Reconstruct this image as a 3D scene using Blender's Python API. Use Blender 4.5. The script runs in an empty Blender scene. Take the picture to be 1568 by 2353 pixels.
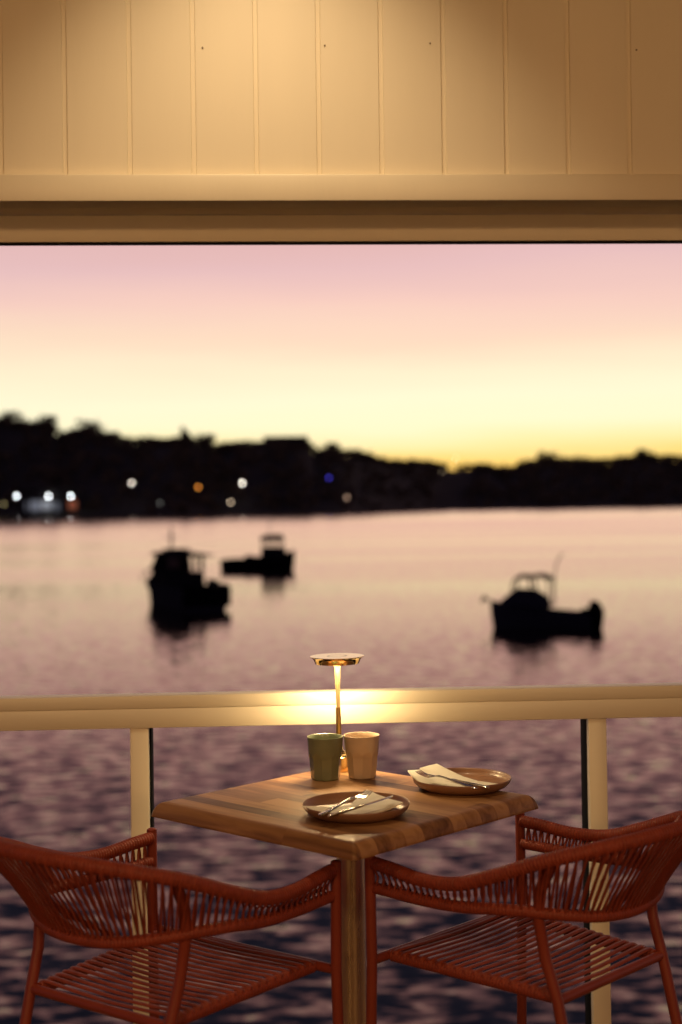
import bpy, bmesh, math, random
from mathutils import Vector, Matrix, noise
rad = math.radians
C = bpy.context.scene
COL = C.collection
random.seed(7)

def s2l(c):
    return tuple((x/255/12.92 if x/255 <= .04045 else ((x/255+.055)/1.055)**2.4) for x in c)

# ------------------------------------------------------------------ camera
F, H0, CZ, ROLL = 3268.0, 1155.0, 1.385, rad(.73)
cam_d = bpy.data.cameras.new('camera'); cam = bpy.data.objects.new('camera', cam_d); COL.objects.link(cam)
cam.location = (0, 0, CZ); cam.rotation_euler = (rad(90), ROLL, 0)
cam_d.sensor_fit = 'VERTICAL'; cam_d.sensor_height = 36; cam_d.sensor_width = 24; cam_d.lens = 50
cam_d.shift_y = -(1176.5-H0)/2353
cam_d.clip_start = .1; cam_d.clip_end = 6000
cam_d.dof.use_dof = True; cam_d.dof.focus_distance = 3.22; cam_d.dof.aperture_fstop = 2.25; cam_d.dof.aperture_blades = 0
C.camera = cam

# ------------------------------------------------------------------ sky (just after sunset)
W = bpy.data.worlds.new('World'); C.world = W; W.use_nodes = True
nt = W.node_tree; N = nt.nodes; K = nt.links; N.clear()
out = N.new('ShaderNodeOutputWorld'); bg = N.new('ShaderNodeBackground')
tc = N.new('ShaderNodeTexCoord'); sp = N.new('ShaderNodeSeparateXYZ'); K.new(tc.outputs['Generated'], sp.inputs[0])
def ramp(stops):
    r = N.new('ShaderNodeValToRGB'); e = r.color_ramp.elements
    while len(e) < len(stops): e.new(.5)
    for i, (p, c) in enumerate(stops):
        e[i].position = p; e[i].color = (*s2l(c), 1)
    r.color_ramp.interpolation = 'EASE' if False else 'LINEAR'
    return r
glow = ramp([(0, (255,196,96)), (.028, (255,218,118)), (.042, (255,240,172)), (.056, (255,250,208)), (.072, (255,249,214)), (.092, (253,239,206)),
             (.112, (250,220,194)), (.138, (244,204,192)), (.165, (229,189,190)), (.21, (220,172,166)),
             (.32, (164,120,126)), (.5, (44,44,64)), (1, (16,20,42))])
back = ramp([(0, (92,72,94)), (.15, (96,74,96)), (.4, (50,44,66)), (1, (22,22,40))])
cm = N.new('ShaderNodeMapping'); cm.inputs['Scale'].default_value = (1.5, 1.5, 16); K.new(tc.outputs['Generated'], cm.inputs[0])
cn = N.new('ShaderNodeTexNoise'); cn.inputs['Scale'].default_value = 2.2; cn.inputs['Detail'].default_value = 5; K.new(cm.outputs[0], cn.inputs[0])
cz = N.new('ShaderNodeMath'); cz.operation = 'MULTIPLY_ADD'; cz.inputs[1].default_value = .03; K.new(cn.outputs[0], cz.inputs[0])
sub = N.new('ShaderNodeMath'); sub.operation = 'SUBTRACT'; sub.inputs[1].default_value = .015; K.new(sp.outputs[2], sub.inputs[0]); K.new(sub.outputs[0], cz.inputs[2])
K.new(cz.outputs[0], glow.inputs[0]); K.new(cz.outputs[0], back.inputs[0])
sund = Vector((.05, 1, 0)).normalized()
dp = N.new('ShaderNodeVectorMath'); dp.operation = 'DOT_PRODUCT'; dp.inputs[1].default_value = sund
K.new(tc.outputs['Generated'], dp.inputs[0])
mr = N.new('ShaderNodeMapRange'); mr.interpolation_type = 'SMOOTHSTEP'
mr.inputs['From Min'].default_value = -.1; mr.inputs['From Max'].default_value = .93
K.new(dp.outputs['Value'], mr.inputs[0])
mx = N.new('ShaderNodeMix'); mx.data_type = 'RGBA'
K.new(mr.outputs[0], mx.inputs[0]); K.new(back.outputs[0], mx.inputs[6]); K.new(glow.outputs[0], mx.inputs[7])
bg.inputs['Strength'].default_value = 1.0
K.new(mx.outputs[2], bg.inputs['Color'])
sky = N.new('ShaderNodeTexSky'); sky.sky_type = 'NISHITA'; sky.sun_disc = False
sky.sun_elevation = rad(0.0); sky.sun_rotation = rad(3)
bg2 = N.new('ShaderNodeBackground'); bg2.inputs['Strength'].default_value = .012
K.new(sky.outputs[0], bg2.inputs['Color'])
ad = N.new('ShaderNodeAddShader'); K.new(bg.outputs[0], ad.inputs[0]); K.new(bg2.outputs[0], ad.inputs[1])
K.new(ad.outputs[0], out.inputs['Surface'])

# ------------------------------------------------------------------ exposure / renderer
C.view_settings.view_transform = 'Standard'; C.view_settings.look = 'None'
C.view_settings.exposure = 0; C.view_settings.gamma = 1
C.render.engine = 'CYCLES'
C.cycles.use_denoising = True
try: C.cycles.denoiser = 'OPENIMAGEDENOISE'
except Exception: pass
C.cycles.sample_clamp_indirect = 6
C.cycles.caustics_reflective = False; C.cycles.caustics_refractive = False

# ------------------------------------------------------------------ the terrace's own lamps (ceiling spots), plus added low fill spots
WARM = (1.0, .54, .22)
def spot(name, loc, aim, watts, size, blend, radius, col=WARM):
    l = bpy.data.lights.new(name, 'SPOT'); l.energy = watts; l.color = col
    l.spot_size = rad(size); l.spot_blend = blend; l.shadow_soft_size = radius
    o = bpy.data.objects.new(name, l); COL.objects.link(o); o.location = loc
    o.rotation_euler = (Vector(aim)-Vector(loc)).to_track_quat('-Z', 'Y').to_euler()
    return o
CEIL = 3.35
spot('wall_downlight', (-.17, 2.85, CEIL-.03), (-.17, 3.62, 1.60), 71, 78, 1.0, .03, (1.0, .73, .42))
spot('room_downlight', (-1.6, -1.6, CEIL-.1), (-.6, 3.0, .8), 145, 84, .8, .25)
spot('room_downlight', (1.7, -1.7, CEIL-.1), (.6, 3.0, .8), 145, 84, .8, .25)
spot('low_room_fill', (-1.9, -2.4, 1.85), (-.7, 3.6, 1.75), 84, 75, .8, .25)      # unseen fill pair, added low down to brighten header and soffit
spot('low_room_fill', (1.8, -2.6, 1.85), (.7, 3.6, 1.75), 84, 75, .8, .25)

# ------------------------------------------------------------------ pixel to place
RV = Vector((math.cos(ROLL), 0, -math.sin(ROLL))); UV = Vector((math.sin(ROLL), 0, math.cos(ROLL)))
def ray(x, y): return Vector((0, 1, 0)) + RV*((x-784)/F) + UV*((H0-y)/F)
def at_z(x, y, z):
    k = ray(x, y); return Vector((0, 0, CZ)) + k*((z-CZ)/k.z)
def at_y(x, y, Y): return Vector((0, 0, CZ)) + ray(x, y)*Y

# ------------------------------------------------------------------ materials
def mat(name, col, rough=.5, metal=0, spec=.5, var=0, vscale=8, bump=0, bscale=60, coat=0, stretch=(1,1,1), emit=None, es=0):
    m = bpy.data.materials.new(name); m.use_nodes = True
    t = m.node_tree; b = t.nodes['Principled BSDF']
    c = (*col, 1)
    b.inputs['Base Color'].default_value = c
    b.inputs['Roughness'].default_value = rough; b.inputs['Metallic'].default_value = metal
    b.inputs['Specular IOR Level'].default_value = spec; b.inputs['Coat Weight'].default_value = coat
    b.inputs['Coat Roughness'].default_value = .12
    if emit: b.inputs['Emission Color'].default_value = (*emit, 1); b.inputs['Emission Strength'].default_value = es
    if var or bump:
        g = t.nodes.new('ShaderNodeTexCoord'); mp = t.nodes.new('ShaderNodeMapping'); mp.inputs['Scale'].default_value = stretch
        t.links.new(g.outputs['Object'], mp.inputs[0])
    if var:
        n = t.nodes.new('ShaderNodeTexNoise'); n.inputs['Scale'].default_value = vscale; n.inputs['Detail'].default_value = 5
        t.links.new(mp.outputs[0], n.inputs[0])
        r = t.nodes.new('ShaderNodeValToRGB'); e = r.color_ramp.elements
        e[0].position = .3; e[1].position = .7
        e[0].color = (*[x*(1-var) for x in col], 1); e[1].color = (*[min(1, x*(1+var)) for x in col], 1)
        t.links.new(n.outputs[0], r.inputs[0]); t.links.new(r.outputs[0], b.inputs['Base Color'])
        rr = t.nodes.new('ShaderNodeMapRange'); rr.inputs['To Min'].default_value = max(.02, rough*(1-var)); rr.inputs['To Max'].default_value = min(1, rough*(1+var))
        t.links.new(n.outputs[0], rr.inputs[0]); t.links.new(rr.outputs[0], b.inputs['Roughness'])
    if bump:
        n2 = t.nodes.new('ShaderNodeTexNoise'); n2.inputs['Scale'].default_value = bscale; n2.inputs['Detail'].default_value = 4
        t.links.new(mp.outputs[0], n2.inputs[0])
        bp = t.nodes.new('ShaderNodeBump'); bp.inputs['Strength'].default_value = bump; bp.inputs['Distance'].default_value = .002
        t.links.new(n2.outputs[0], bp.inputs['Height']); t.links.new(bp.outputs[0], b.inputs['Normal'])
    return m

PAINT = mat('cream_paint', (.78, .70, .54), .42, var=.03, vscale=5, bump=.25, bscale=40, stretch=(1,1,.15))
RAILP = mat('cream_rail_paint', (.78, .70, .54), .38, var=.02, vscale=5, bump=.1, bscale=30, stretch=(.1,1,1))
BLACK = mat('black_gasket', (.006,.006,.006), .7, spec=.1)
HOLE = mat('dark_hole', (.16,.11,.06), .9)
DECK = mat('deck_timber', (.24,.15,.085), .6, var=.3, vscale=6, stretch=(8,.6,1))
CEILM = mat('ceiling_paint', (.55,.48,.38), .8)
ROOMW = mat('room_wall_paint', (.5,.38,.25), .8)
ROPE = mat('terracotta_rope', (.255,.044,.023), .55, var=.16, vscale=60, spec=.35)
TUBEM = mat('terracotta_metal', (.24,.041,.022), .42, var=.06, vscale=20, spec=.4)
BRASS = mat('brushed_brass', (.92,.68,.33), .15, 1, var=.12, vscale=40, stretch=(1,1,8))
SATIN = mat('satin_brass', (.95,.74,.38), .5, 1)
BRASSD = mat('knurled_brass', (.60,.38,.13), .38, 1)
STEEL = mat('polished_steel', (.82,.66,.44), .28, 1, var=.12, vscale=7, stretch=(14,14,.5))
CUTL = mat('cutlery_steel', (.75,.72,.68), .14, 1)
GREENC = mat('green_glaze', (.18,.205,.125), .22, var=.08, vscale=25, coat=.3)
SANDC = mat('sand_glaze', (.57,.44,.31), .22, var=.06, vscale=25, coat=.3)
PLATE = mat('brown_glaze', (.27,.14,.08), .38, var=.12, vscale=14, coat=.1)
NAPK = mat('napkin_paper', (.88,.83,.70), .9, bump=.3, bscale=180)
LED = mat('lamp_light', (1,.9,.7), .5, emit=(1,.72,.36), es=150)
LENSRING = mat('lamp_touch_ring', (.05,.035,.015), .35, .6)

def wood():
    m = bpy.data.materials.new('walnut_butcher_block'); m.use_nodes = True
    t = m.node_tree; n = t.nodes; l = t.links; b = n['Principled BSDF']
    g = n.new('ShaderNodeTexCoord'); s = n.new('ShaderNodeSeparateXYZ'); l.new(g.outputs['Object'], s.inputs[0])
    # wobbling strip index across y, random lengths along x
    def math_(op, a, bb=None):
        k = n.new('ShaderNodeMath'); k.operation = op
        for i, v in enumerate((a, bb)):
            if v is None: continue
            if isinstance(v, (int, float)): k.inputs[i].default_value = v
            else: l.new(v, k.inputs[i])
        return k.outputs[0]
    yi = math_('FLOOR', math_('MULTIPLY', math_('ADD', s.outputs[1], math_('MULTIPLY', math_('SINE', math_('MULTIPLY', s.outputs[1], 31.0)), .006)), 21.0))
    wn = n.new('ShaderNodeTexWhiteNoise'); wn.noise_dimensions = '1D'; l.new(yi, wn.inputs['W'])
    xs = math_('FLOOR', math_('ADD', math_('MULTIPLY', s.outputs[0], 2.1), math_('MULTIPLY', wn.outputs['Value'], 7.3)))
    w2 = n.new('ShaderNodeTexWhiteNoise'); w2.noise_dimensions = '2D'
    cb = n.new('ShaderNodeCombineXYZ'); l.new(yi, cb.inputs[0]); l.new(xs, cb.inputs[1]); l.new(cb.outputs[0], w2.inputs['Vector'])
    off = n.new('ShaderNodeVectorMath'); off.operation = 'ADD'
    sc = n.new('ShaderNodeVectorMath'); sc.operation = 'SCALE'; sc.inputs['Scale'].default_value = 9; l.new(w2.outputs['Color'], sc.inputs[0])
    l.new(g.outputs['Object'], off.inputs[0]); l.new(sc.outputs[0], off.inputs[1])
    mp = n.new('ShaderNodeMapping'); mp.inputs['Scale'].default_value = (2.2, 22, 22); l.new(off.outputs[0], mp.inputs[0])
    no = n.new('ShaderNodeTexNoise'); no.inputs['Scale'].default_value = 1.6; no.inputs['Detail'].default_value = 7; no.inputs['Distortion'].default_value = 1.1
    l.new(mp.outputs[0], no.inputs[0])
    r = n.new('ShaderNodeValToRGB'); e = r.color_ramp.elements
    e[0].position = .28; e[0].color = (.08,.032,.012,1); e[1].position = .72; e[1].color = (.40,.21,.09,1)
    x = e.new(.5); x.color = (.24,.11,.042,1)
    mixf = math_('ADD', math_('MULTIPLY', no.outputs[0], .6), math_('MULTIPLY', w2.outputs['Value'], .42))
    l.new(mixf, r.inputs[0]); l.new(r.outputs[0], b.inputs['Base Color'])
    b.inputs['Roughness'].default_value = .5; b.inputs['Specular IOR Level'].default_value = .3; b.inputs['Coat Weight'].default_value = .1; b.inputs['Coat Roughness'].default_value = .12
    bp = n.new('ShaderNodeBump'); bp.inputs['Strength'].default_value = .08; bp.inputs['Distance'].default_value = .001
    l.new(no.outputs[0], bp.inputs['Height']); l.new(bp.outputs[0], b.inputs['Normal'])
    return m
WOOD = wood()

WLEAN = [(0,.07), (15,.10), (30,.055), (63,.018), (105,.030), (210,.05), (260,.055)]
WCHOP = [(0,.42), (15,.42), (30,.22), (63,.075), (105,.05), (210,.05), (260,.05)]
def water_mat():
    m = bpy.data.materials.new('dusk_water'); m.use_nodes = True
    t = m.node_tree; n = t.nodes; l = t.links; n.remove(n['Principled BSDF']); o = n['Material Output']
    g = n.new('ShaderNodeTexCoord')
    def nz(scale, det, st, dist=0):
        mp = n.new('ShaderNodeMapping'); mp.inputs['Scale'].default_value = st; l.new(g.outputs['Object'], mp.inputs[0])
        k = n.new('ShaderNodeTexNoise'); k.inputs['Scale'].default_value = scale; k.inputs['Detail'].default_value = det
        k.inputs['Distortion'].default_value = dist
        l.new(mp.outputs[0], k.inputs[0]); return k.outputs[0]
    # facets of the wavelets: tilt along and across the waves, choppier close to the jetty, calmer out in the bay
    sy = n.new('ShaderNodeSeparateXYZ'); l.new(g.outputs['Object'], sy.inputs[0])
    def m2(op, x, y):
        k = n.new('ShaderNodeMath'); k.operation = op
        for i, v in enumerate((x, y)):
            if isinstance(v, (int, float)): k.inputs[i].default_value = v
            else: l.new(v, k.inputs[i])
        return k.outputs[0]
    def by_distance(tab):
        r = n.new('ShaderNodeValToRGB'); e = r.color_ramp.elements
        while len(e) < len(tab): e.new(.5)
        for i, (p, v) in enumerate(tab): e[i].position = p/260; e[i].color = (v, v, v, 1)
        l.new(m2('DIVIDE', sy.outputs[1], 260.0), r.inputs[0]); return r.outputs[0]
    lean = by_distance(WLEAN); chop = by_distance(WCHOP)
    gust = nz(.06, 3, (.12, 1, 1), .3)
    w1 = nz(3.6, 3.2, (.52, 1.05, 1), .35); w2 = nz(2.1, 2.5, (1, 1, 1), .3)
    chop = m2('MULTIPLY', chop, m2('ADD', m2('MULTIPLY', gust, .9), .55))
    lean = m2('MULTIPLY', lean, m2('ADD', m2('MULTIPLY', gust, 2.0), 0))
    ny = m2('MULTIPLY', m2('ADD', lean, m2('MULTIPLY', m2('SUBTRACT', w1, .5), m2('MULTIPLY', chop, 2.6))), -1)
    nx = m2('MULTIPLY', m2('SUBTRACT', w2, .5), m2('MULTIPLY', chop, 1.2))
    nv = n.new('ShaderNodeCombineXYZ'); l.new(nx, nv.inputs[0]); l.new(ny, nv.inputs[1]); nv.inputs[2].default_value = 1
    nn = n.new('ShaderNodeVectorMath'); nn.operation = 'NORMALIZE'; l.new(nv.outputs[0], nn.inputs[0])
    gl = n.new('ShaderNodeBsdfGlossy'); gl.inputs['Roughness'].default_value = .08; gl.inputs['Color'].default_value = (1, .885, .78, 1); l.new(nn.outputs[0], gl.inputs['Normal'])
    df = n.new('ShaderNodeBsdfDiffuse'); df.inputs['Color'].default_value = (.010, .009, .014, 1)
    fz = n.new('ShaderNodeFresnel'); fz.inputs['IOR'].default_value = 2.2
    mx_ = n.new('ShaderNodeMixShader'); l.new(fz.outputs[0], mx_.inputs[0]); l.new(df.outputs[0], mx_.inputs[1]); l.new(gl.outputs[0], mx_.inputs[2])
    l.new(mx_.outputs[0], o.inputs['Surface'])
    return m
WATERM = water_mat()
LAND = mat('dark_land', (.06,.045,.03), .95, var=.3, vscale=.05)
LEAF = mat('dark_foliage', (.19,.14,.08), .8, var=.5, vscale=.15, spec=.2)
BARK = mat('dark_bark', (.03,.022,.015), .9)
BUILD = mat('dark_render', (.035,.03,.027), .9)  # one even dark tone for the far building walls
PALEW = mat('pale_weatherboard', (.20,.19,.17), .8)
ROOFM = mat('dark_roof', (.03,.028,.028), .8)
HULL = mat('navy_hull_paint', (.040,.042,.060), .7, spec=0)
HULLD = mat('black_hull_paint', (.006,.006,.007), .7, spec=0)
DARKM = mat('dark_boat_fittings', (.022,.022,.026), .7, spec=0)
POLEM = mat('lamp_post_metal', (.03,.03,.03), .6)
PALEPOLE = mat('pale_aerial', (.22,.18,.15), .5)
GLASSB = mat('smoked_cabin_glass', (.10,.06,.05), .1)

# ------------------------------------------------------------------ mesh helpers
def obj(name, bm, m, parent=None, smooth=35, loc=None):
    me = bpy.data.meshes.new(name); bm.normal_update(); bm.to_mesh(me); bm.free()
    for k in (m if isinstance(m, (list, tuple)) else [m]): me.materials.append(k)
    if smooth:
        me.polygons.foreach_set('use_smooth', [True]*len(me.polygons))
        me.set_sharp_from_angle(angle=rad(smooth))
    o = bpy.data.objects.new(name, me); COL.objects.link(o)
    if parent: o.parent = parent
    if loc is not None: o.location = loc
    return o
def thing(name, label, cat, loc=(0,0,0), rz=0, group=None):
    o = bpy.data.objects.new(name, None); COL.objects.link(o); o.empty_display_size = .1
    o.location = loc; o.rotation_euler = (0, 0, rz); tag(o, label, cat, group); return o
def tag(o, label, cat, group=None):
    o['label'] = label; o['category'] = cat
    if group: o['group'] = group
    return o
def struct(name, bm, m, smooth=0):
    o = obj(name, bm, m, smooth=smooth); o['kind'] = 'structure'; return o
def box(bm, lo, hi, bevel=0):
    r = bmesh.ops.create_cube(bm, size=1)
    vs = r['verts']
    for v in vs: v.co = Vector([lo[i] + (v.co[i]+.5)*(hi[i]-lo[i]) for i in range(3)])
    if bevel:
        es = list({e for v in vs for e in v.link_edges})
        bmesh.ops.bevel(bm, geom=es, offset=bevel, segments=2, profile=.5, affect='EDGES')
def spline(pts, n):
    P = [Vector(p) for p in pts]; P = [P[0]*2-P[1]] + P + [P[-1]*2-P[-2]]; o = []
    for i in range(1, len(P)-2):
        for k in range(n):
            t = k/n; a, b, c, d = P[i-1:i+3]
            o.append(.5*((2*b)+(c-a)*t+(2*a-5*b+4*c-d)*t*t+(3*b-a-3*c+d)*t**3))
    o.append(P[-2]); return o
def resample(P, step):
    L = [0]
    for a, b in zip(P, P[1:]): L.append(L[-1]+(b-a).length)
    n = max(2, int(L[-1]/step)); o = []; j = 0
    for i in range(n+1):
        s = L[-1]*i/n
        while j < len(P)-2 and L[j+1] < s: j += 1
        o.append(P[j].lerp(P[j+1], (s-L[j])/max(1e-9, L[j+1]-L[j])))
    return o, L[-1]
def tube(bm, P, r, n=10, cap=True, flat=None):
    P = [Vector(p) for p in P]; rs = r if isinstance(r, (list, tuple)) else [r]*len(P)
    t0 = (P[1]-P[0]).normalized(); up = Vector((0,0,1)) if abs(t0.z) < .9 else Vector((1,0,0))
    nn = (up - t0*up.dot(t0)).normalized(); rings = []
    for i, p in enumerate(P):
        t = (P[min(i+1, len(P)-1)]-P[max(i-1, 0)]).normalized()
        nn = (nn - t*nn.dot(t)).normalized(); b = t.cross(nn)
        f = flat or 1
        rings.append([bm.verts.new(p + (nn*math.cos(a)*f + b*math.sin(a))*rs[i]) for a in [2*math.pi*k/n for k in range(n)]])
    for A, B in zip(rings, rings[1:]):
        for k in range(n): bm.faces.new((A[k], A[(k+1) % n], B[(k+1) % n], B[k]))
    if cap: bm.faces.new(rings[0][::-1]); bm.faces.new(rings[-1])
def lathe(bm, prof, n=48, fn=None, close=True):
    rings = []
    for r, z in prof:
        if r < 1e-6: rings.append([bm.verts.new((0, 0, z))]); continue
        ring = []
        for k in range(n):
            a = 2*math.pi*k/n; q = fn(a, r, z) if fn else r
            ring.append(bm.verts.new((q*math.cos(a), q*math.sin(a), z)))
        rings.append(ring)
    for A, B in zip(rings, rings[1:]):
        if len(A) == 1 and len(B) == 1: continue
        for k in range(n):
            if len(A) == 1: bm.faces.new((A[0], B[(k+1) % n], B[k]))
            elif len(B) == 1: bm.faces.new((A[k], A[(k+1) % n], B[0]))
            else: bm.faces.new((A[k], A[(k+1) % n], B[(k+1) % n], B[k]))
    bmesh.ops.recalc_face_normals(bm, faces=bm.faces)
def prism(bm, pts, lo, hi, axis=2):
    def mk(p, h):
        if axis == 2: return (p[0], p[1], h)
        if axis == 1: return (p[0], h, p[1])
        return (h, p[0], p[1])
    A = [bm.verts.new(mk(p, lo)) for p in pts]; B = [bm.verts.new(mk(p, hi)) for p in pts]
    bm.faces.new(A[::-1]); bm.faces.new(B)
    for k in range(len(pts)): bm.faces.new((A[k], A[(k+1) % len(pts)], B[(k+1) % len(pts)], B[k]))
    bmesh.ops.recalc_face_normals(bm, faces=bm.faces)
def loft(bm, rings, caps=True, closed=True):
    R = [[bm.verts.new(p) for p in r] for r in rings]; n = len(R[0])
    for A, B in zip(R, R[1:]):
        for k in range(n if closed else n-1): bm.faces.new((A[k], A[(k+1) % n], B[(k+1) % n], B[k]))
    if caps: bm.faces.new(R[0][::-1]); bm.faces.new(R[-1])
    bmesh.ops.recalc_face_normals(bm, faces=bm.faces)
new = bmesh.new

# ================================================================== SETTING
WZ = CZ-5.5
bm = new()
for a in range(1):
    vs = [bm.verts.new(p) for p in ((-2500, -300, WZ), (2500, -300, WZ), (2500, 3500, WZ), (-2500, 3500, WZ))]; bm.faces.new(vs)
struct('water', bm, WATERM)
# timber deck of the terrace, planks modelled with gaps
bm = new(); y = -3.9
while y < 3.55:
    box(bm, (-6, y, -.035), (6, y+.134, 0), .003); y += .140
struct('deck', bm, DECK)
bm = new(); box(bm, (-6, -4, CEIL), (6, 3.72, CEIL+.12)); struct('ceiling', bm, CEILM)
bm = new(); box(bm, (-6, -4.2, -.1), (6, -4, CEIL+.12)); w = obj('room_wall', bm, ROOMW, smooth=0)
tag(w, 'brown rear wall of the terrace room behind the viewer', 'wall')

# ---- the panelled wall over the opening; local x runs along it (turned 3 degrees)
YAW = rad(3.0)
def wall_local(px_, py_, dep):           # point on the turned vertical plane that crosses x=0 at depth dep
    k = ray(px_, py_); s = dep/(k.y - math.tan(YAW)*k.x); return Vector((0,0,CZ)) + k*s
def lx(p, dep): return (p - Vector((0, dep, 0))).x/math.cos(YAW)
wall = thing('panelled_wall', 'cream painted board wall over the opening, lit from above by a downlight', 'wall', (0, 3.60, 0), YAW)
DB = .028
zt = [wall_local(784, q, 3.60).z for q in (400, 461)]
ztop = CEIL+.05
# board panel with vertical v-grooves as one profile extruded upward
gx = [5, 152, 301, 448, 592, 736, 880, 1023.5, 1167, 1308.5, 1449.5]
gl = [lx(wall_local(q, 398, 3.60+DB), 3.60+DB) for q in gx]
gl = [gl[0]-.158*k for k in range(16, 0, -1)] + gl + [gl[-1]+.158*k for k in range(1, 17)]
prof = [(gl[0]-.1, DB)]
for g_ in gl:
    prof += [(g_-.0066, DB), (g_-.0050, DB+.0045), (g_+.0050, DB+.0045), (g_+.0066, DB)]
prof += [(gl[-1]+.1, DB), (gl[-1]+.1, DB+.05), (gl[0]-.1, DB+.05)]
bm = new()
A = [bm.verts.new((p[0], p[1], zt[0]-.03)) for p in prof]; B = [bm.verts.new((p[0], p[1], ztop)) for p in prof]
for k in range(len(prof)): bm.faces.new((A[k], A[(k+1) % len(prof)], B[(k+1) % len(prof)], B[k]))
bmesh.ops.recalc_face_normals(bm, faces=bm.faces)
obj('board_panel', bm, PAINT, wall, smooth=0)
for hx, hy in ((467,110), (748,105), (990,100), (1464,115)):
    p = wall_local(hx, hy, 3.60+DB); bm = new()
    r_ = bmesh.ops.create_cone(bm, cap_ends=True, segments=12, radius1=.0023, radius2=.0023, depth=.003)
    bmesh.ops.rotate(bm, verts=bm.verts, matrix=Matrix.Rotation(rad(90), 3, 'X'))
    obj('nail_hole', bm, HOLE, wall, loc=(lx(p, 3.60+DB), DB-.0005, p.z))
HB = .185
bm = new(); box(bm, (-3.2, 0, zt[1]), (3.2, DB+.06, zt[0]), .003); obj('trim_board', bm, PAINT, wall)
bm = new(); box(bm, (-3.2, DB+.0605, zt[1]+.006), (3.2, .098, zt[0]-.01), .001); box(bm, (-3.2, .101, zt[1]+.003), (3.2, HB+.02, zt[0]-.01), .001)
obj('soffit_board', bm, PAINT, wall)
zh = [wall_local(784, q, 3.60+HB).z for q in (554.5, 560)]
bm = new(); box(bm, (-3.2, HB, zh[0]), (3.2, HB+.028, zt[1]+.002), .003); obj('header_beam', bm, PAINT, wall)
bm = new(); box(bm, (-3.2, HB+.004, zh[1]), (3.2, HB+.016, zh[0]-.0005)); obj('shutter_channel', bm, BLACK, wall)

# ---- the railing
RD = 3.55
rail = thing('railing', 'cream painted handrail on two posts between the table and the water', 'railing', (0, RD, 0), YAW)
zr = [wall_local(784, q, RD).z for q in (1590.6, 1619.3, 1664)]
bm = new(); box(bm, (-3.2, 0, zr[1]+.0003), (3.2, .06, zr[0]), .001); obj('rail_cap', bm, RAILP, rail)
bm = new(); box(bm, (-3.2, .0006, zr[2]), (3.2, .058, zr[1]), .0015); obj('rail_board', bm, RAILP, rail)
for a, b, side in ((299.5, 342, 1), (1355, 1396, -1)):
    x0 = lx(wall_local(a, 1750, RD), RD); x1 = lx(wall_local(b, 1750, RD), RD)
    lean = .0035*(1 if side < 0 else -.5)
    bm = new(); box(bm, (x0, .004, -.30), (x1, .03, zr[2]-.0005), .002)
    for v in bm.verts:
        v.co.x += lean*(zr[2]-v.co.z)/.9
    po = obj('post', bm, RAILP, rail)
    xe = x1 if side > 0 else x0
    bm = new(); box(bm, (x0+.006 if side > 0 else x0-.0008, .0305, -.30), (x1+.0045 if side > 0 else x1-.006, .098, zr[2]-.001), .001)
    for v in bm.verts: v.co.x += lean*(zr[2]-v.co.z)/.9
    obj('glazing_channel', bm, BLACK, po)

# ================================================================== TABLE
TC = Vector((.002, 3.103, 0)); TA = math.atan2(-.648, .762)-rad(2.6); TS = .603; TH = .74; TT = .031
table = thing('cafe_table', 'square walnut butcher block table on a single steel column by the railing', 'table', TC, TA)
def rsq(h, r, z, n=6):
    o = []
    for qx, qy, a0 in ((1,1,0), (-1,1,90), (-1,-1,180), (1,-1,270)):
        for k in range(n+1):
            a = rad(a0+90*k/n); o.append((qx*(h-r)+r*math.cos(a), qy*(h-r)+r*math.sin(a), z))
    return o
h = TS/2; bm = new()
prof = [(.003, 0), (.0005, .0004), (0, .0015), (.0008, .006), (.0026, .013), (.0055, .020), (.0095, .0265), (.0145, .0312), (.020, .0333), (.027, .034)]
rings = [rsq(h-i, max(.004, .009-i*.2), TH-TT+z*TT/.034) for i, z in prof]
loft(bm, rings); obj('tabletop', bm, WOOD, table, smooth=40)
bm = new(); lathe(bm, [(0, .012), (.031, .012), (.031, TH-TT-.006), (0, TH-TT-.006)], 40); obj('column', bm, STEEL, table, loc=Matrix.Rotation(-TA, 3, 'Z') @ Vector((.009, 0, 0)))
bm = new(); box(bm, (-.12, -.12, TH-TT-.007), (.12, .12, TH-TT-.0005), .002); obj('mounting_plate', bm, POLEM, table)
bm = new(); lathe(bm, [(0, 0), (.22, 0), (.22, .008), (.21, .012), (.036, .022), (0, .022)], 64); obj('base_plate', bm, STEEL, table)

# ---- brass table lamp
LP = Vector((-.0115, 3.435, TH))
lamp = thing('table_lamp', 'lit brass cordless table lamp with flat disc shade behind the two tumblers', 'lamp', LP)
bm = new(); lathe(bm, [(0, 0), (.036, 0), (.038, .002), (.038, .014), (.0375, .0145), (.0375, .0155), (.038, .016), (.038, .036), (.036, .038), (.018, .042), (.010, .052), (.0072, .068), (0, .068)], 64)
obj('base', bm, BRASS, lamp)
bm = new(); lathe(bm, [(0, .060)] + [(.0068-.0010*k/60+(.00025 if k % 2 else 0), .060+.0982*k/60) for k in range(61)] + [(0, .1585)], 32); obj('grip', bm, BRASSD, lamp)
bm = new(); lathe(bm, [(0, .157), (.0048, .157), (.0047, .16), (.0066, .255), (.0075, .263), (.0115, .272), (.0135, .2770), (0, .2770)], 32); obj('stem', bm, SATIN, lamp)
bm = new(); lathe(bm, [(.0126, .2775), (.0500, .2775), (.0505, .2690), (.0525, .2690), (.0545, .2735), (.057, .280), (.0615, .2845), (.065, .286), (.0655, .2872), (.065, .288), (.0240, .288), (.0237, .2874), (.0212, .2874), (.0209, .288), (0, .288)], 72)
sh = obj('shade', bm, BRASS, lamp)
bm = new(); lathe(bm, [(.0211, .2878), (.0238, .2878)], 48); obj('touch_ring', bm, LENSRING, sh)
bm = new(); lathe(bm, [(.014, .2770), (.0495, .2770)], 64)
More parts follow.
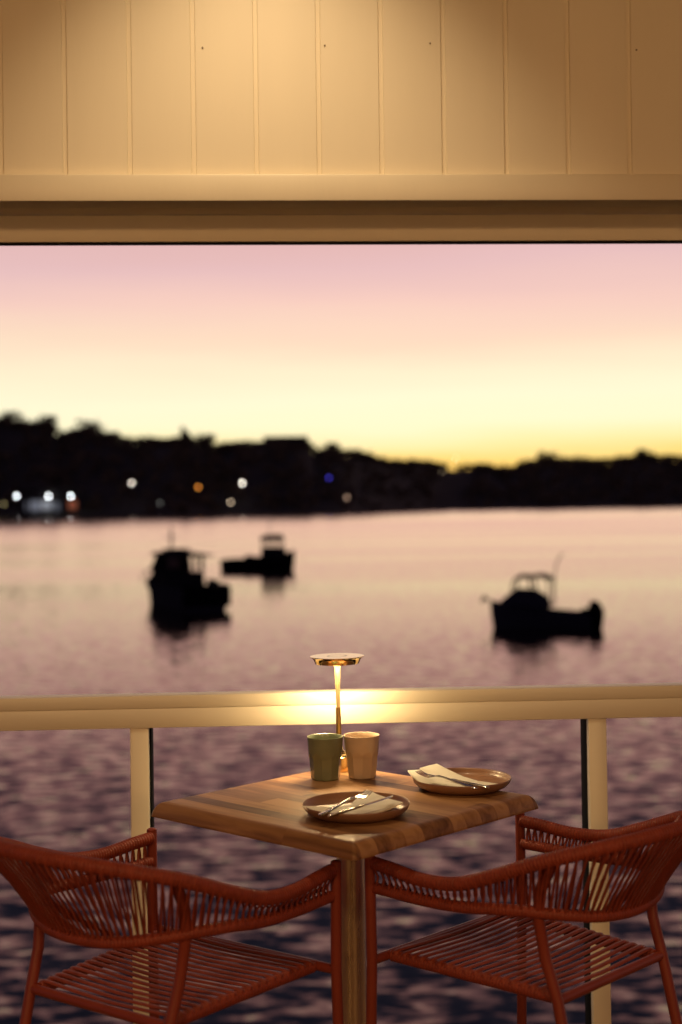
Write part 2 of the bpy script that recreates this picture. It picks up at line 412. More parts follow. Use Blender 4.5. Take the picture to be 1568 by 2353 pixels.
for f in bm.faces:
    if f.normal.z > 0: f.normal_flip()
obj('light_panel', bm, LED, sh, smooth=0)
lamp.rotation_euler = (0, rad(-.6), 0); lamp.scale = (1, 1, .955)

# ---- tumblers
def tumbler(name, m, x, y, label, rot, hh, R):
    p = at_z(x, y, TH)
    nfac = 10; zs = .62*hh
    def out_r(z): return R*(.80 + .20*(z/hh)**.9)
    def fac(a, r, z):
        if z < .004 or r < out_r(z)*.97: return r
        f = (a % (2*math.pi/nfac)) - math.pi/nfac
        ap = out_r(z)*(.925 if z < zs-.012 else .925 + .08*((z-zs+.012)/.016))
        return min(r, ap/math.cos(f)) if ap < r*1.05 else r
    zz = [.004 + (hh-.004-.002)*k/40 for k in range(41)]
    pr = [(0, .001), (out_r(0)*.86, .0), (out_r(0)*.93, .0015)] + [(out_r(z), z) for z in zz]
    pr += [(R*.995, hh-.0006), (R*.975, hh), (R*.945, hh-.0006), (R*.93, hh-.003)]
    pr += [(out_r(z)*.90, z) for z in zz[::-1] if .010 < z < hh-.006] + [(R*.5, .007), (0, .007)]
    bm = new(); lathe(bm, pr, 120, fac)
    o = obj(name, bm, m, smooth=28, loc=p); o.rotation_euler = (0, 0, rot); tag(o, label, 'cup'); return o
tumbler('tumbler', GREENC, 748.5, 1790, 'olive green glazed ceramic tumbler with faceted sides, left of the sand coloured one', .1, .100, .0425)
tumbler('tumbler', SANDC, 832.5, 1786, 'sand beige glazed ceramic tumbler with faceted sides, right of the green one', .35, .100, .0425)

# ---- plates
def plate(x, y, R, label):
    p = at_z(x, y, TH)
    H = .0255
    pr = [(0, .0022), (R*.62, .0018), (R*.66, 0), (R*.72, 0), (R*.80, .0025), (R*.90, .0075), (R*.965, .0145), (R*.992, .0205), (R*1.0, H-.0012), (R*.993, H), (R*.98, H-.0008),
          (R*.965, H-.005), (R*.945, H-.010), (R*.91, .0115), (R*.85, .0085), (R*.77, .0070), (0, .0065)]
    bm = new(); lathe(bm, pr, 96); o = obj('dinner_plate', bm, PLATE, smooth=50, loc=p); tag(o, label, 'plate'); return p
def zplate(x, y): return TH+.03
pn = plate(819, 1872, .111, 'brown glazed coupe plate at the front corner of the table')
pf = plate(1061.5, 1811, .111, 'brown glazed coupe plate near the right corner of the table, beyond the front one')

def zz1(px_, py_): return (658.5+px_/2.777, 1724.8+py_/2.777)
def napkin(name, layers, label, z0):
    bm = new()
    for i, (pts, zoff) in enumerate(layers):
        top = []; bot = []
        P = []
        for j in range(len(pts)):
            a, b = pts[j], pts[(j+1) % len(pts)]
            for k in range(5): P.append((a[0]+(b[0]-a[0])*k/5, a[1]+(b[1]-a[1])*k/5, a[2]+(b[2]-a[2])*k/5))
        W3 = [at_z(*zz1(x, y), TH+z) for x, y, z in P]
        ring = []
        for dz in (0, .0007, .0014, .0021, .0028):
            off = .0006 if dz in (.0007, .0021) else 0
            cen = sum(W3, Vector())/len(W3)
            ring.append([(w + (cen-w).normalized()*off) + Vector((0, 0, zoff+dz)) for w in W3])
        R = [[bm.verts.new(p) for p in r] for r in ring]; n = len(W3)
        for A, B in zip(R, R[1:]):
            for k in range(n): bm.faces.new((A[k], A[(k+1) % n], B[(k+1) % n], B[k]))
        for rg, up in ((R[0], 0), (R[-1], 1)):
            cen = sum((v.co for v in rg), Vector())/n; cz = bm.verts.new(cen)
            for k in range(n): bm.faces.new((rg[k], rg[(k+1) % n], cz))
        bmesh.ops.recalc_face_normals(bm, faces=bm.faces)
    o = obj(name, bm, NAPK, smooth=25); tag(o, label, 'napkin'); return o
napkin('paper_napkin', [([(100,362,.025), (150,392,.018), (212,418,.012), (330,432,.010), (440,432,.010), (560,412,.011), (655,378,.014), (746,338,.022), (668,318,.018), (598,302,.014), (500,330,.011), (420,350,.011), (300,372,.012)], 0),
                        ([(405,372,.012), (430,340,.014), (515,266,.022), (590,300,.018), (640,318,.014), (520,372,.012)], .0032)],
       'cream paper napkin folded on the front plate', 0)
napkin('paper_napkin', [([(774,134,.030), (800,165,.027), (868,224,.013), (960,238,.010), (1100,246,.010), (1240,244,.011), (1375,222,.018), (1290,210,.013), (1150,192,.011), (1030,176,.011), (930,150,.018), (860,128,.028)], 0),
                        ([(850,128,.030), (905,112,.031), (960,99,.032), (1040,140,.022), (1130,182,.0125), (1260,222,.0115), (1100,226,.0115), (950,200,.013), (880,160,.021)], .0032)],
       'cream paper napkin folded on the right hand plate and overhanging its rim', 0)

# ---- cutlery: x along the piece from handle end (0) to tip (L)
def place(o, a, b, up_roll=0):
    d_ = (b-a); L = d_.length; x = d_.normalized(); z = Vector((0,0,1)); z = (z-x*z.dot(x)).normalized(); y = z.cross(x)
    if up_roll: q = Matrix.Rotation(up_roll, 3, x); y = q @ y; z = q @ z
    M = Matrix((x, y, z)).transposed().to_4x4(); M.translation = a; o.matrix_world = M
def strip(bm, st):      # st: (x, halfwidth, z, thick)
    rings = []
    for x, hw, z, th in st:
        rings.append([(x, -hw, z), (x, -hw*.72, z+th*.42), (x, 0, z+th*.5), (x, hw*.72, z+th*.42), (x, hw, z), (x, hw*.72, z-th*.42), (x, 0, z-th*.5), (x, -hw*.72, z-th*.42)])
    loft(bm, rings)
def fork(a, b, label):
    L = (b-a).length; bm = new(); k = L/.20
    st = [(0, .004, 0, .003), (.006, .0085, 0, .004), (.03, .0085, .0005, .004), (.07, .006, .003, .0035), (.105, .0038, .006, .0035), (.128, .0034, .007, .0032), (.138, .006, .005, .0028), (.147, .0105, .002, .0022), (.154, .0115, .0005, .002)]
    strip(bm, [(x*k, w_*.85, z, t_) for x, w_, z, t_ in st])
    for q in range(4):
        yy = -.0086+.00573*q
        tn = [(.151, .0014, .0008, .002), (.165, .0014, .0006, .0019), (.185, .0012, .003, .0017), (.198, .0008, .0065, .0013), (.20, .0003, .007, .0008)]
        rings = []
        for x, hw, z, th in tn:
            rings.append([(x*k, yy-hw, z-th/2), (x*k, yy-hw, z+th/2), (x*k, yy+hw, z+th/2), (x*k, yy+hw, z-th/2)])
        loft(bm, rings)
    o = obj('fork', bm, CUTL, smooth=50); place(o, a, b); tag(o, label, 'fork'); return o
def knife(a, b, label, roll=0):
    L = (b-a).length; bm = new(); k = L/.215
    hd = [(0, .004, 0, .004), (.005, .0075, 0, .006), (.04, .0078, 0, .0065), (.09, .0062, 0, .0055), (.112, .0052, 0, .005), (.118, .0065, 0, .004)]
    strip(bm, [(x*k, w_*.85, z, t_) for x, w_, z, t_ in hd])
    out_ = [(.116, -.0062), (.13, -.0082), (.17, -.0085), (.195, -.0070), (.208, -.003), (.215, .0045), (.205, .0058), (.16, .0062), (.116, .0060)]
    A = [bm.verts.new((x*k, y*.9, .0009)) for x, y in out_]; B = [bm.verts.new((x*k, y*.9, -.0009)) for x, y in out_]
    bm.faces.new(A[::-1]); bm.faces.new(B)
    for q in range(len(out_)): bm.faces.new((A[q], B[q], B[(q+1) % len(out_)], A[(q+1) % len(out_)]))
    bmesh.ops.recalc_face_normals(bm, faces=bm.faces)
    o = obj('table_knife', bm, CUTL, smooth=50); place(o, a, b, roll); tag(o, label, 'knife'); return o
def q3(x, y, z): return at_z(*zz1(x, y), TH+z)
fork(q3(212,412,.024), q3(532,274,.038), 'steel fork on the front plate, tines on the napkin, handle to the left')
knife(q3(268,420,.023), q3(690,286,.040), 'steel table knife crossing the fork on the front plate', rad(-12))
fork(q3(1218,240,.022), q3(838,148,.034), 'steel fork on the right hand plate, tines up to the left')
knife(q3(1292,237,.023), q3(868,142,.036), 'steel table knife beside the fork on the right hand plate', rad(14))

# ================================================================== CHAIRS
def chair_parts(root):
    # half curve of top rail / lower rail (right side, front to back), mirrored
    top = [(.250, .225, .651), (.254, .17, .648), (.259, .09, .642), (.262, .0, .650), (.259, -.09, .680), (.243, -.19, .720), (.200, -.275, .748), (.118, -.325, .762), (0, -.343, .766)]
    low = [(.248, .222, .600), (.251, .15, .600), (.252, .08, .600), (.248, .0, .603), (.236, -.070, .610), (.210, -.132, .611), (.162, -.186, .604), (.09, -.222, .594), (0, -.234, .590)]
    def full(h): return h[:-1] + [h[-1]] + [(-x, y, z) for x, y, z in h[-2::-1]]
    T, LT = resample(spline(full(top), 14), .0015); Lo, LL = resample(spline(full(low), 14), .0015)
    def wrapped(P, r, pitch=.0072):
        acc = 0; rs = []
        for i, p in enumerate(P):
            if i: acc += (p-P[i-1]).length
            rs.append(r*(.88+.12*abs(math.sin(math.pi*acc/pitch))))
        return rs
    bm = new(); tube(bm, T, wrapped(T, .0142), 12); obj('top_rail', bm, ROPE, root, smooth=60)
    bm = new(); tube(bm, Lo, wrapped(Lo, .0122), 12); obj('lower_rail', bm, ROPE, root, smooth=60)
    # rope strands
    bm = new(); n = 84
    def pick(P, f): return P[max(0, min(len(P)-1, int(round(f*(len(P)-1)))))]
    rnd = random.Random(3)
    for i in range(1, n):
        f = i/n
        for sgn in (-1, 1):
            ft = f + sgn*.0010 + rnd.uniform(-.0006, .0006); fl = f + sgn*.0040 + rnd.uniform(-.0008, .0008) + math.sin(2*math.pi*f)*.030
            a, b = pick(T, ft), pick(Lo, fl)
            side = Vector((a.x, a.y+.02, 0)).normalized()*(.0095*sgn)
            pts = [a+side+Vector((0,0,.004)), a+side*.95-Vector((0,0,.010)), a.lerp(b, .5)+side*.35, b+side*.85+Vector((0,0,.008)), b+side*.9-Vector((0,0,.004))]
            tube(bm, spline(pts, 2), .0027, 6)
    obj('rope_weave', bm, ROPE, root, smooth=60)
    # legs
    for s in (-1, 1):
        bm = new(); tube(bm, [(s*.254, .232, .664), (s*.253, .230, .45), (s*.258, .240, 0)], .0112, 16); lg = obj('leg', bm, TUBEM, root, smooth=50)
        bm = new(); lathe(bm, [(0, 0), (.0105, 0), (.0112, .002), (.0108, .006), (.006, .0085), (0, .009)], 16); obj('end_cap', bm, TUBEM, lg, loc=(s*.254, .232, .6625))
        bm = new(); tube(bm, [(s*.230, -.206, .722), (s*.206, -.158, .655), (s*.194, -.144, .60), (s*.188, -.156, .52), (s*.184, -.180, .445), (s*.196, -.278, 0)], .0112, 16); obj('leg', bm, TUBEM, root, smooth=50)
    # seat frame: front and back tubes
    bm = new(); tube(bm, [(-.252, .230, .452), (.252, .230, .452)], .0098, 14); tube(bm, [(-.184, -.178, .446), (.184, -.178, .446)], .0098, 14)
    tube(bm, [(-.205, .222, .452), (.205, .222, .452)], .0095, 12)
    obj('seat_frame', bm, TUBEM, root, smooth=50)
    rs_ = []
    for s in (-1, 1):
        P, _ = resample([Vector((s*.200, .222, .452)), Vector((s*.184, .02, .449)), Vector((s*.168, -.172, .446))], .0015)
        bm = new(); tube(bm, P, wrapped(P, .0128), 12); obj('seat_rail', bm, ROPE, root, smooth=60); rs_.append(P)
    bm = new(); m_ = 18
    for i in range(m_):
        f = .035 + .93*i/(m_-1)
        a, b = pick(rs_[0], f), pick(rs_[1], f)
        z0 = Vector((0, 0, .0115)); mid = a.lerp(b, .5) + Vector((0, 0, .006))
        pts = [a+Vector((-.008, 0, .004)), a+z0*1.02+Vector((.001,0,0)), a.lerp(b, .25)+Vector((0,0,.0085)), mid, a.lerp(b, .75)+Vector((0,0,.0085)), b+z0*1.02-Vector((.001,0,0)), b+Vector((.008, 0, .004))]
        tube(bm, spline(pts, 3), .0066, 8, flat=.42)
        for (p, s) in ((a, 1), (b, -1)):          # second wrap to the under side
            q = [p+Vector((0, 0, .012)), p+Vector((s*.03, .004, .002)), p+Vector((s*.055, .006, -.004))]
    obj('seat_weave', bm, ROPE, root, smooth=60)
def org(front_mid, f): return (front_mid[0]-f.x*.226, front_mid[1]-f.y*.226, 0)
f1 = Vector((.595, .804)).normalized(); fm1 = (-.227, 2.988)
ch1 = thing('rope_armchair', 'terracotta rope armchair at the left side of the table, back to the viewer', 'chair', org(fm1, f1), math.atan2(f1.y, f1.x)-math.pi/2, 'rope armchairs at the table')
chair_parts(ch1)
f2 = Vector((-.720, .694)).normalized(); fm2 = (.2295, 3.076)
ch2 = ch1.copy(); COL.objects.link(ch2); ch2.location = org(fm2, f2); ch2.rotation_euler = (0, 0, math.atan2(f2.y, f2.x)-math.pi/2)
ch2['label'] = 'terracotta rope armchair at the right side of the table, back cut by the photo edge'
for c_ in list(ch1.children):
    d_ = c_.copy(); COL.objects.link(d_); d_.parent = ch2
    for g_ in c_.children:
        e_ = g_.copy(); COL.objects.link(e_); e_.parent = d_

# ================================================================== BOATS (bow at +x, waterline z=0)
def hull(L, beam, sheer_bow, sheer_mid, sheer_aft, dip=.35):
    bm = new(); st = []
    for i in range(15):
        t = i/14; x = -L/2+L*t
        hb = beam/2*(1-(max(0, t-.35)/.65)**2.4)*(1 if t > .15 else .94+.4*t) + .012
        sh_ = sheer_aft+(sheer_mid-sheer_aft)*min(1, t/.5) if t < .5 else sheer_mid+(sheer_bow-sheer_mid)*((t-.5)/.5)**1.6
        rake = L*.07*max(0, t-.55)**1.2
        fl = .76 - .55*max(0, t-.35)
        st.append([(x+rake, hb, sh_), (x+rake*.7, hb*(fl+.12), sh_*.45), (x, hb*fl, .02), (x-rake*.5, hb*fl*.45, -dip), (x-rake*.5, -hb*fl*.45, -dip), (x, -hb*fl, .02), (x+rake*.7, -hb*(fl+.12), sh_*.45), (x+rake, -hb, sh_),
                   (x+rake, -hb*.9, sh_+.03), (x+rake*.9, -hb*.86, sh_-.12), (x+rake*.9, hb*.86, sh_-.12), (x+rake, hb*.9, sh_+.03)])
    loft(bm, st); return bm
def cabin(bm, x0, x1, w0, w1, z0, z1, slope0=.0, slope1=.25, tap=.85):
    loft(bm, [[(x0, -w0, z0), (x1, -w1, z0), (x1, w1, z0), (x0, w0, z0)],
              [(x0+slope0, -w0*tap, z1), (x1-slope1, -w1*tap, z1), (x1-slope1, w1*tap, z1), (x0+slope0, w0*tap, z1)]])
def posts(bm, pts, r=.035):
    for a, b in pts: tube(bm, [a, b], r, 8)
def boatpos(x, y): return at_z(x, y, WZ)
# 1 near left, heading away and left
p = boatpos(426, 1402); hd = Vector((-.50, .866))
b1 = thing('fishing_boat', 'dark cabin boat with a tall aerial, moored left of the lamp, stern to the viewer', 'boat', p + Vector((-.15, 2.2, 0)), math.atan2(hd.y, hd.x), 'moored boats')
b1.scale = (1.15, 1.14, .95); b1.location.x -= .5
obj('hull', hull(6.6, 2.55, 1.50, 1.25, 1.18), HULL, b1)
bm = new(); box(bm, (-3.36, -1.18, .25), (-3.28, 1.18, 1.32), .03); obj('transom', bm, HULLD, b1)
bm = new(); cabin(bm, -.9, 2.3, 1.02, .62, 1.2, 2.02, .0, .75, .94); cabin(bm, .45, 1.5, .95, .78, 2.02, 2.95, 0, .62, .88)
for s in (-1, 1):
    box(bm, (-.9, s*.92-.06, 2.04), (-.72, s*.92+.06, 2.98)); box(bm, (-.1, s*.92-.05, 2.04), (.05, s*.92+.05, 2.98))
cb = obj('cabin', bm, DARKM, b1, smooth=0)
bm = new(); box(bm, (.435, -.45, 2.2), (.449, .45, 2.8)); obj('window', bm, GLASSB, cb, smooth=0)
bm = new(); loft(bm, [[(-1.75, -1.1, 2.9), (1.0, -.95, 2.96), (1.0, .95, 2.96), (-1.75, 1.1, 2.9)], [(-1.7, -1.05, 2.99), (.85, -.85, 3.14), (.85, .85, 3.14), (-1.7, 1.05, 2.99)]]); box(bm, (-.4, -.5, 3.02), (.6, .5, 3.30), .04)
obj('roof', bm, DARKM, b1, smooth=0)
bm = new(); tube(bm, [(.3, .15, 3.2), (.3, .15, 4.5)], [.06, .045], 8); tube(bm, [(.3, -.2, 3.95), (.3, .5, 3.95)], .03, 6); obj('mast', bm, PALEPOLE, b1)
bm = new(); posts(bm, [((3.1, .25, 1.55), (3.1, .25, 2.0)), ((3.1, -.25, 1.55), (3.1, -.25, 2.0)), ((1.9, 1.0, 1.35), (1.9, 1.0, 1.85)), ((1.9, -1.0, 1.35), (1.9, -1.0, 1.85)), ((3.1, .25, 2.0), (1.9, 1.0, 1.85)), ((3.1, -.25, 2.0), (1.9, -1.0, 1.85)), ((3.1, -.25, 2.0), (3.1, .25, 2.0))], .025)
obj('bow_rail', bm, DARKM, b1)
for lo, hi in (((-3.1, -1.22, 1.2), (-2.0, -1.12, 1.42)), ((-2.0, -1.22, 1.25), (-.9, -1.1, 1.60)), ((-2.6, .9, 1.2), (-.9, 1.05, 1.5))):
    bm = new(); box(bm, lo, hi, .03); obj('gunwale_box', bm, DARKM, b1)
# 2 far, heading right
p = boatpos(592, 1314); hd = Vector((.985, -.17))
b2 = thing('fishing_boat', 'dark working boat with forward wheelhouse and low aft deck, farthest of the three', 'boat', p + Vector((0, 1.0, 0)), math.atan2(hd.y, hd.x), 'moored boats')
obj('hull', hull(5.85, 2.1, 1.72, 1.05, .98), HULLD, b2)
bm = new(); cabin(bm, .45, 2.25, .85, .7, 1.0, 1.95, 0, .1, .96)
for x_ in (.5, 1.15, 1.85):
    for s in (-1, 1): box(bm, (x_, s*.76-.05, 1.95), (x_+.1, s*.76+.05, 2.55))
cb = obj('wheelhouse', bm, DARKM, b2, smooth=0)
bm = new(); loft(bm, [[(.35, -.9, 2.5), (2.1, -.8, 2.5), (2.1, .8, 2.5), (.35, .9, 2.5)], [(.45, -.85, 2.85), (1.9, -.7, 3.0), (1.9, .7, 3.0), (.45, .85, 2.95)]]); obj('roof', bm, DARKM, b2, smooth=0)
bm = new(); tube(bm, [(1.0, 0, 2.9), (1.0, 0, 4.1)], .035, 8); obj('mast', bm, PALEPOLE, b2)
bm = new(); box(bm, (-1.0, -.5, .95), (-.5, .5, 1.30), .05); box(bm, (-.4, -.6, .95), (.44, .6, 1.22), .05); obj('engine_box', bm, DARKM, b2)
# 3 right, heading left
p = boatpos(1258, 1449); hd = Vector((-.955, .296))
b3 = thing('fishing_boat', 'small dark runabout with canopy hoops and outboard, moored to the right, bow to the left', 'boat', p + Vector((0, .9, 0)), math.atan2(hd.y, hd.x), 'moored boats')
b3.scale = (.95, .95, .95); b3.location.x -= .1
obj('hull', hull(4.45, 1.9, 1.25, .86, .68), HULL, b3)
bm = new(); loft(bm, [[(-.35, -.82, .95), (1.95, -.35, 1.12), (1.95, .35, 1.12), (-.35, .82, .95)], [(-.2, -.74, 1.42), (1.5, -.36, 1.52), (1.5, .36, 1.52), (-.2, .74, 1.42)], [(.35, -.62, 1.76), (1.12, -.4, 1.80), (1.12, .4, 1.80), (.35, .62, 1.76)]])
cb = obj('cuddy_cabin', bm, HULL, b3, smooth=0)
for s in (-1, 1):
    bm = new(); tube(bm, spline([(1.25, s*.5, 1.7), (1.18, s*.62, 2.1), (1.02, s*.66, 2.33)], 4), .045, 8)
    obj('canopy_hoop', bm, DARKM, b3)
    bm = new(); tube(bm, [(.35, s*.68, 1.6), (.42, s*.68, 2.38)], .05, 8)
    obj('canopy_hoop', bm, DARKM, b3)
    bm = new(); tube(bm, [(-.38, s*.66, 1.0), (-.42, s*.66, 2.30)], .03, 8); obj('canopy_hoop', bm, DARKM, b3)
bm = new(); loft(bm, [[(x_, -.7, z_), (x_, 0, z_+.05), (x_, .7, z_), (x_, .7, z_-.13), (x_, 0, z_-.09), (x_, -.7, z_-.13)] for x_, z_ in ((1.12, 2.30), (.9, 2.43), (.55, 2.42), (.42, 2.36), (.2, 2.45), (-.1, 2.46), (-.32, 2.38), (-.45, 2.30))]); obj('canopy', bm, DARKM, b3, smooth=0)
bm = new(); tube(bm, spline([(-.5, -.5, 1.0), (-.52, -.5, 2.0), (-.58, -.5, 2.75), (-.78, -.5, 3.25), (-.95, -.5, 3.34)], 4), .03, 8); obj('aerial', bm, PALEPOLE, b3)
bm = new(); loft(bm, [[(-2.25+dx, -w_, z_), (-2.72+dx2, -w_*.8, z_), (-2.72+dx2, w_*.8, z_), (-2.25+dx, w_, z_)] for dx, dx2, w_, z_ in ((-.05, .12, .12, -.3), (.0, .0, .16, .2), (.12, -.06, .22, .75), (.14, .05, .24, 1.05), (.05, .22, .18, 1.28))]); obj('outboard_motor', bm, HULLD, b3, smooth=0)
bm = new(); posts(bm, [((2.45, .08, 1.25), (2.62, .08, 1.42)), ((2.45, -.08, 1.25), (2.62, -.08, 1.42)), ((2.62, -.1, 1.42), (2.62, .1, 1.42)), ((2.62, 0, 1.42), (2.75, 0, 1.15))], .06); obj('bow_roller', bm, DARKM, b3)
for y0 in (-.82, .55):
    bm = new(); box(bm, (-2.1, y0, .6), (-1.7, y0+.27, .9), .05); obj('stern_seat', bm, DARKM, b3)

# ================================================================== FAR SHORE
def interp(tab, x):
    if x <= tab[0][0]: return tab[0][1]
    for (a, b), (c, d) in zip(tab, tab[1:]):
        if x <= c: return b+(d-b)*(x-a)/(c-a)
    return tab[-1][1]
SKY = [(-600,985), (-100,960), (0,952), (60,960), (120,962), (138,990), (170,982), (205,976), (250,988), (290,1000), (400,1002), (440,1002), (480,1006), (502,1019), (545,1006), (600,1004), (712,1004), (722,1026), (770,1024), (850,1036), (900,1049), (960,1045), (1040,1060), (1100,1058), (1160,1068), (1200,1056), (1250,1043), (1330,1046), (1400,1046), (1470,1035), (1568,1040), (1900,1030), (2400,1045)]
SHO = [(-600,1199), (0,1190), (400,1187), (784,1180), (1000,1173), (1568,1163), (2400,1152)]
def shore(x):
    return at_z(x, interp(SHO, x), WZ)
rings = []; xs = [-600+12*k for k in range(251)]
TP = [(0, 0), (.06, .02), (.15, .06), (.3, .25), (.5, .52), (.7, .76), (.85, .92), (1, 1), (1.25, 1.0), (1.6, .8)]
def land(x, t):                          # t: 0 shore .. 1 ridge
    s = shore(x); dep = s.y + 130*t; ky = interp(SKY, x)+22
    rz = at_y(x, ky, s.y+130).z - WZ
    q = at_y(x, 1150, dep); hgt = rz*interp(TP, t)
    nz_ = noise.noise(Vector((x*.02, t*4, 3)))*1.4*min(1, t*3)
    return Vector((q.x, dep, WZ + hgt + nz_ + (-.6 if t <= 0 else .35)))
bm = new()
for x in xs: rings.append([land(x, t) for t in (0, .02, .06, .12, .2, .3, .4, .5, .6, .7, .8, .9, 1, 1.15, 1.35, 1.6)])
loft(bm, rings, caps=False, closed=False)
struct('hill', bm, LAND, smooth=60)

LIGHTS = [  # x, y, depth t, colour, strength, size, label
 (39, 1140, .05, (.92,.97,1.0), 34, 'bright white floodlight on the far left of the distant waterfront'),
 (112, 1140, .05, (.92,.97,1.0), 34, 'bright white floodlight in the middle of the three by the boathouse'),
 (163, 1140, .05, (.92,.97,1.0), 34, 'bright white floodlight right of the boathouse, nearest the orange glow'),
 (303, 1110, .22, (1.0,.86,.72), 18, 'warm white street lamp alone on the left part of the hillside'),
 (557, 1110, .22, (1.0,.90,.76), 27, 'warm white street lamp above the dark boat with forward wheelhouse'),
 (456, 1120, .18, (1.0,.34,.05), 10, 'orange street lamp low on the hillside between two white ones'),
 (530, 1154, .08, (1.0,.74,.50), 9, 'dim amber lamp near the shore below the warm white street lamp'),
 (756, 1098, .25, (.10,.08,1.0), 5, 'blue lamp on the hillside below the flat roofed building'),
 (797, 1143, .10, (1.0,.62,.42), 5, 'dim pinkish lamp near the shore right of the blue one'),
 (9, 1158, .03, (1.0,.80,.35), 3, 'faint yellow lamp by the shore at the left photo edge'),
 (1048, 1054, .97, (1.0,.86,.66), 6, 'small pale lamp on the skyline right of the table lamp'),
 (1017, 1083, .62, (1.0,.75,.45), 2, 'faint yellow lamp on the hillside just below the skyline lamp'),
 (368, 1156, .06, (.8,.8,.7), 1.0, 'very faint grey lamp by the shore left of the orange lamp'),
]
def lamp_pos(x, y, t): return at_y(x, y, shore(x).y + 130*t)
for i, (x, y, t, c, es, label) in enumerate(LIGHTS):
    hp = lamp_pos(x, y, t); g0 = land(x, t).z
    if hp.z - g0 > 9: g0 = hp.z-9
    if hp.z - g0 < 2.5: g0 = hp.z-5
    r = .38
    o = thing('street_lamp', label, 'lamp', (hp.x, hp.y+.5, g0), 0, 'lamps along the far shore')
    bm = new(); tube(bm, [(0, 0, -1), (0, 0, hp.z-g0-.1), (0, -.3, hp.z-g0+r+.1), (0, -.55, hp.z-g0+r+.1)], .09, 6); obj('pole', bm, POLEM, o)
    bm = new(); bmesh.ops.create_uvsphere(bm, u_segments=12, v_segments=8, radius=r)
    obj('lamp_globe', bm, mat('street_lamp_glow_%d' % i, c, .5, emit=c, es=es), o, loc=(0, -.5, hp.z-g0))

def clear_of_lamps(P):
    for x, y, t, *_ in LIGHTS:
        h_ = lamp_pos(x, y, t)
        if P.y < h_.y+2 and abs(P.x/P.y-h_.x/h_.y) < .0075: return False
    return True
def crown(bm, c, R, H, n, leaf, rnd, lobes=7):
    L = [(c + Vector((rnd.gauss(0, R*.42), rnd.gauss(0, R*.42), rnd.uniform(-.45, .42)*H)), R*rnd.uniform(.35, .6)) for _ in range(lobes)]
    for _ in range(n):
        lc, lr = rnd.choice(L)
        v = Vector((rnd.gauss(0,1), rnd.gauss(0,1), rnd.gauss(0,.8))).normalized()*lr*rnd.uniform(.6, 1.05)
        p = lc+v; a = Vector((rnd.gauss(0,1), rnd.gauss(0,1), rnd.gauss(0,1))).normalized(); b = a.orthogonal().normalized(); a2 = b.cross(a)
        s_ = leaf*rnd.uniform(.6, 1.3)
        bm.faces.new([bm.verts.new(p+b*s_), bm.verts.new(p+a2*s_*.8), bm.verts.new(p-b*s_), bm.verts.new(p-a2*s_*.8)])
rnd = random.Random(11); bm = new()
for i in range(2300):
    x = rnd.uniform(-420, 2000); t = rnd.choice([rnd.uniform(.1, 1.0), rnd.uniform(.1, 1), .97, 1.0])
    base = land(x, t); R = rnd.uniform(1.7, 3.2)*(1+.25*(x > 1100))
    c = base+Vector((0, 0, R*.75))
    if 585 < x < 725 and t > .9: c.z -= 1.2
    if not clear_of_lamps(c): continue
    crown(bm, c, R, R*1.2, 44, .85, rnd, 5)
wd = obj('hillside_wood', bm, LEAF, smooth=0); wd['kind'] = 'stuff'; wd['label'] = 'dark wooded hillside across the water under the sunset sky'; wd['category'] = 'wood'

def tree(x, ytop, t, R, label):
    tp = at_y(x, ytop, shore(x).y+130*t); g = land(x, t).z; Ht = tp.z-g
    o = thing('tree', label, 'tree', (tp.x, tp.y, g), 0, 'trees on the skyline')
    r2 = random.Random(int(x)); bm = new()
    tube(bm, [(0, 0, -.5), (.2, 0, Ht*.4), (-.1, .2, Ht*.8)], [R*.12, R*.09, R*.04], 8)
    for k in range(5):
        a = r2.uniform(0, 6.28); tube(bm, [(.1, 0, Ht*(.35+.08*k)), (math.cos(a)*R*.6, math.sin(a)*R*.6, Ht*(.55+.08*k))], [R*.05, R*.02], 6)
    obj('trunk', bm, BARK, o)
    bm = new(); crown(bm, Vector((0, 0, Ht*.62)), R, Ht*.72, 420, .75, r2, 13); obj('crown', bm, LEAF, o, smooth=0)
tree(22, 950, 1.0, 6.5, 'broad dark tree on the skyline at the left photo edge, tallest of all')
tree(108, 960, 1.0, 6, 'broad dark tree on the skyline just left of the first dip in the ridge')
tree(205, 974, 1.0, 7.5, 'wide domed tree on the skyline right of the first dip in the ridge')
tree(427, 983, 1.0, 3.0, 'narrow treetop poking up alone on the ridge left of the flat roofed building')
tree(472, 1002, 1.0, 5.0, 'low rounded tree on the ridge beside the narrow treetop')
tree(762, 1022, 1.0, 5.5, 'rounded tree on the ridge just right of the flat roofed building')
tree(1262, 1040, 1.0, 7.5, 'rounded tree on the right ridge where it rises again after the low gap')
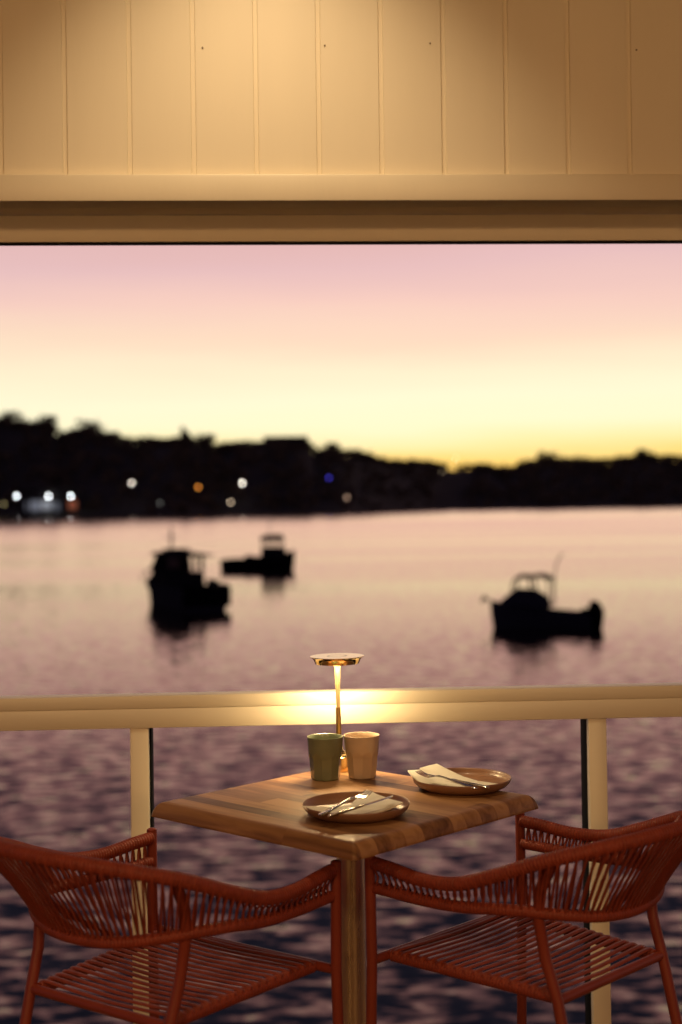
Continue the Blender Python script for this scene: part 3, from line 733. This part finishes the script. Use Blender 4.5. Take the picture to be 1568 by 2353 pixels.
tree(1478, 1033, 1.0, 7.5, 'highest domed tree on the ridge near the right photo edge')

# flat-roofed building on the ridge
def building(name, x0, x1, ytop, t, depth, label, wm, rm, wins=(), roof='flat', hmin=0):
    d = shore((x0+x1)/2).y + 130*t; a = at_y(x0, ytop, d); b = at_y(x1, ytop, d)
    g = land((x0+x1)/2, t).z-1; o = thing(name, label, 'building', ((a.x+b.x)/2, d+depth/2, g))
    w_ = (b.x-a.x)/2; Ht = a.z-g
    bm = new(); box(bm, (-w_, -depth/2, 0), (w_, depth/2, Ht-.5)); obj('wall', bm, wm, o, smooth=0)
    bm = new()
    if roof == 'flat': box(bm, (-w_-.4, -depth/2-.4, Ht-.495), (w_+.4, depth/2+.4, Ht), .05)
    else: prism(bm, [(-w_-.5, Ht-.495), (w_+.5, Ht-.495), (w_*.6, Ht+1.2), (-w_*.6, Ht+1.2)], -depth/2-.5, depth/2+.5, axis=1)
    obj('roof', bm, rm, o, smooth=0)
    for (xa, ya, xb, yb, c, es) in wins:
        p0 = at_y(xa, ya, d-.06); p1 = at_y(xb, yb, d-.06); bm = new()
        box(bm, (p0.x-o.location.x, -depth/2-.06, p1.z-g), (p1.x-o.location.x, -depth/2+.02, p0.z-g))
        obj('window', bm, mat('window_glow', c, .4, emit=c, es=es), o, smooth=0)
building('flat_roofed_building', 606, 706, 1003, 1.0, 12, 'dark flat roofed building on the ridge above the distant boats', BUILD, ROOFM)
building('boathouse', 42, 184, 1126, .06, 9, 'low waterfront boathouse with lit windows at the foot of the left hillside', BUILD, ROOFM,
         [(58,1152,64,1174,(.5,.55,.62),.10), (70,1150,92,1174,(.6,.66,.74),.17), (94,1150,120,1172,(.75,.8,.85),.22), (124,1154,138,1174,(.45,.5,.55),.10), (157,1150,177,1170,(1,.30,.14),.14)], 'hip')
building('hillside_house', -20, 40, 1000, .84, 9, 'pale house half hidden among trees high on the left hillside', BUILD, ROOFM, [(-12,1008,44,1024,(.6,.45,.32),.10)], 'hip')
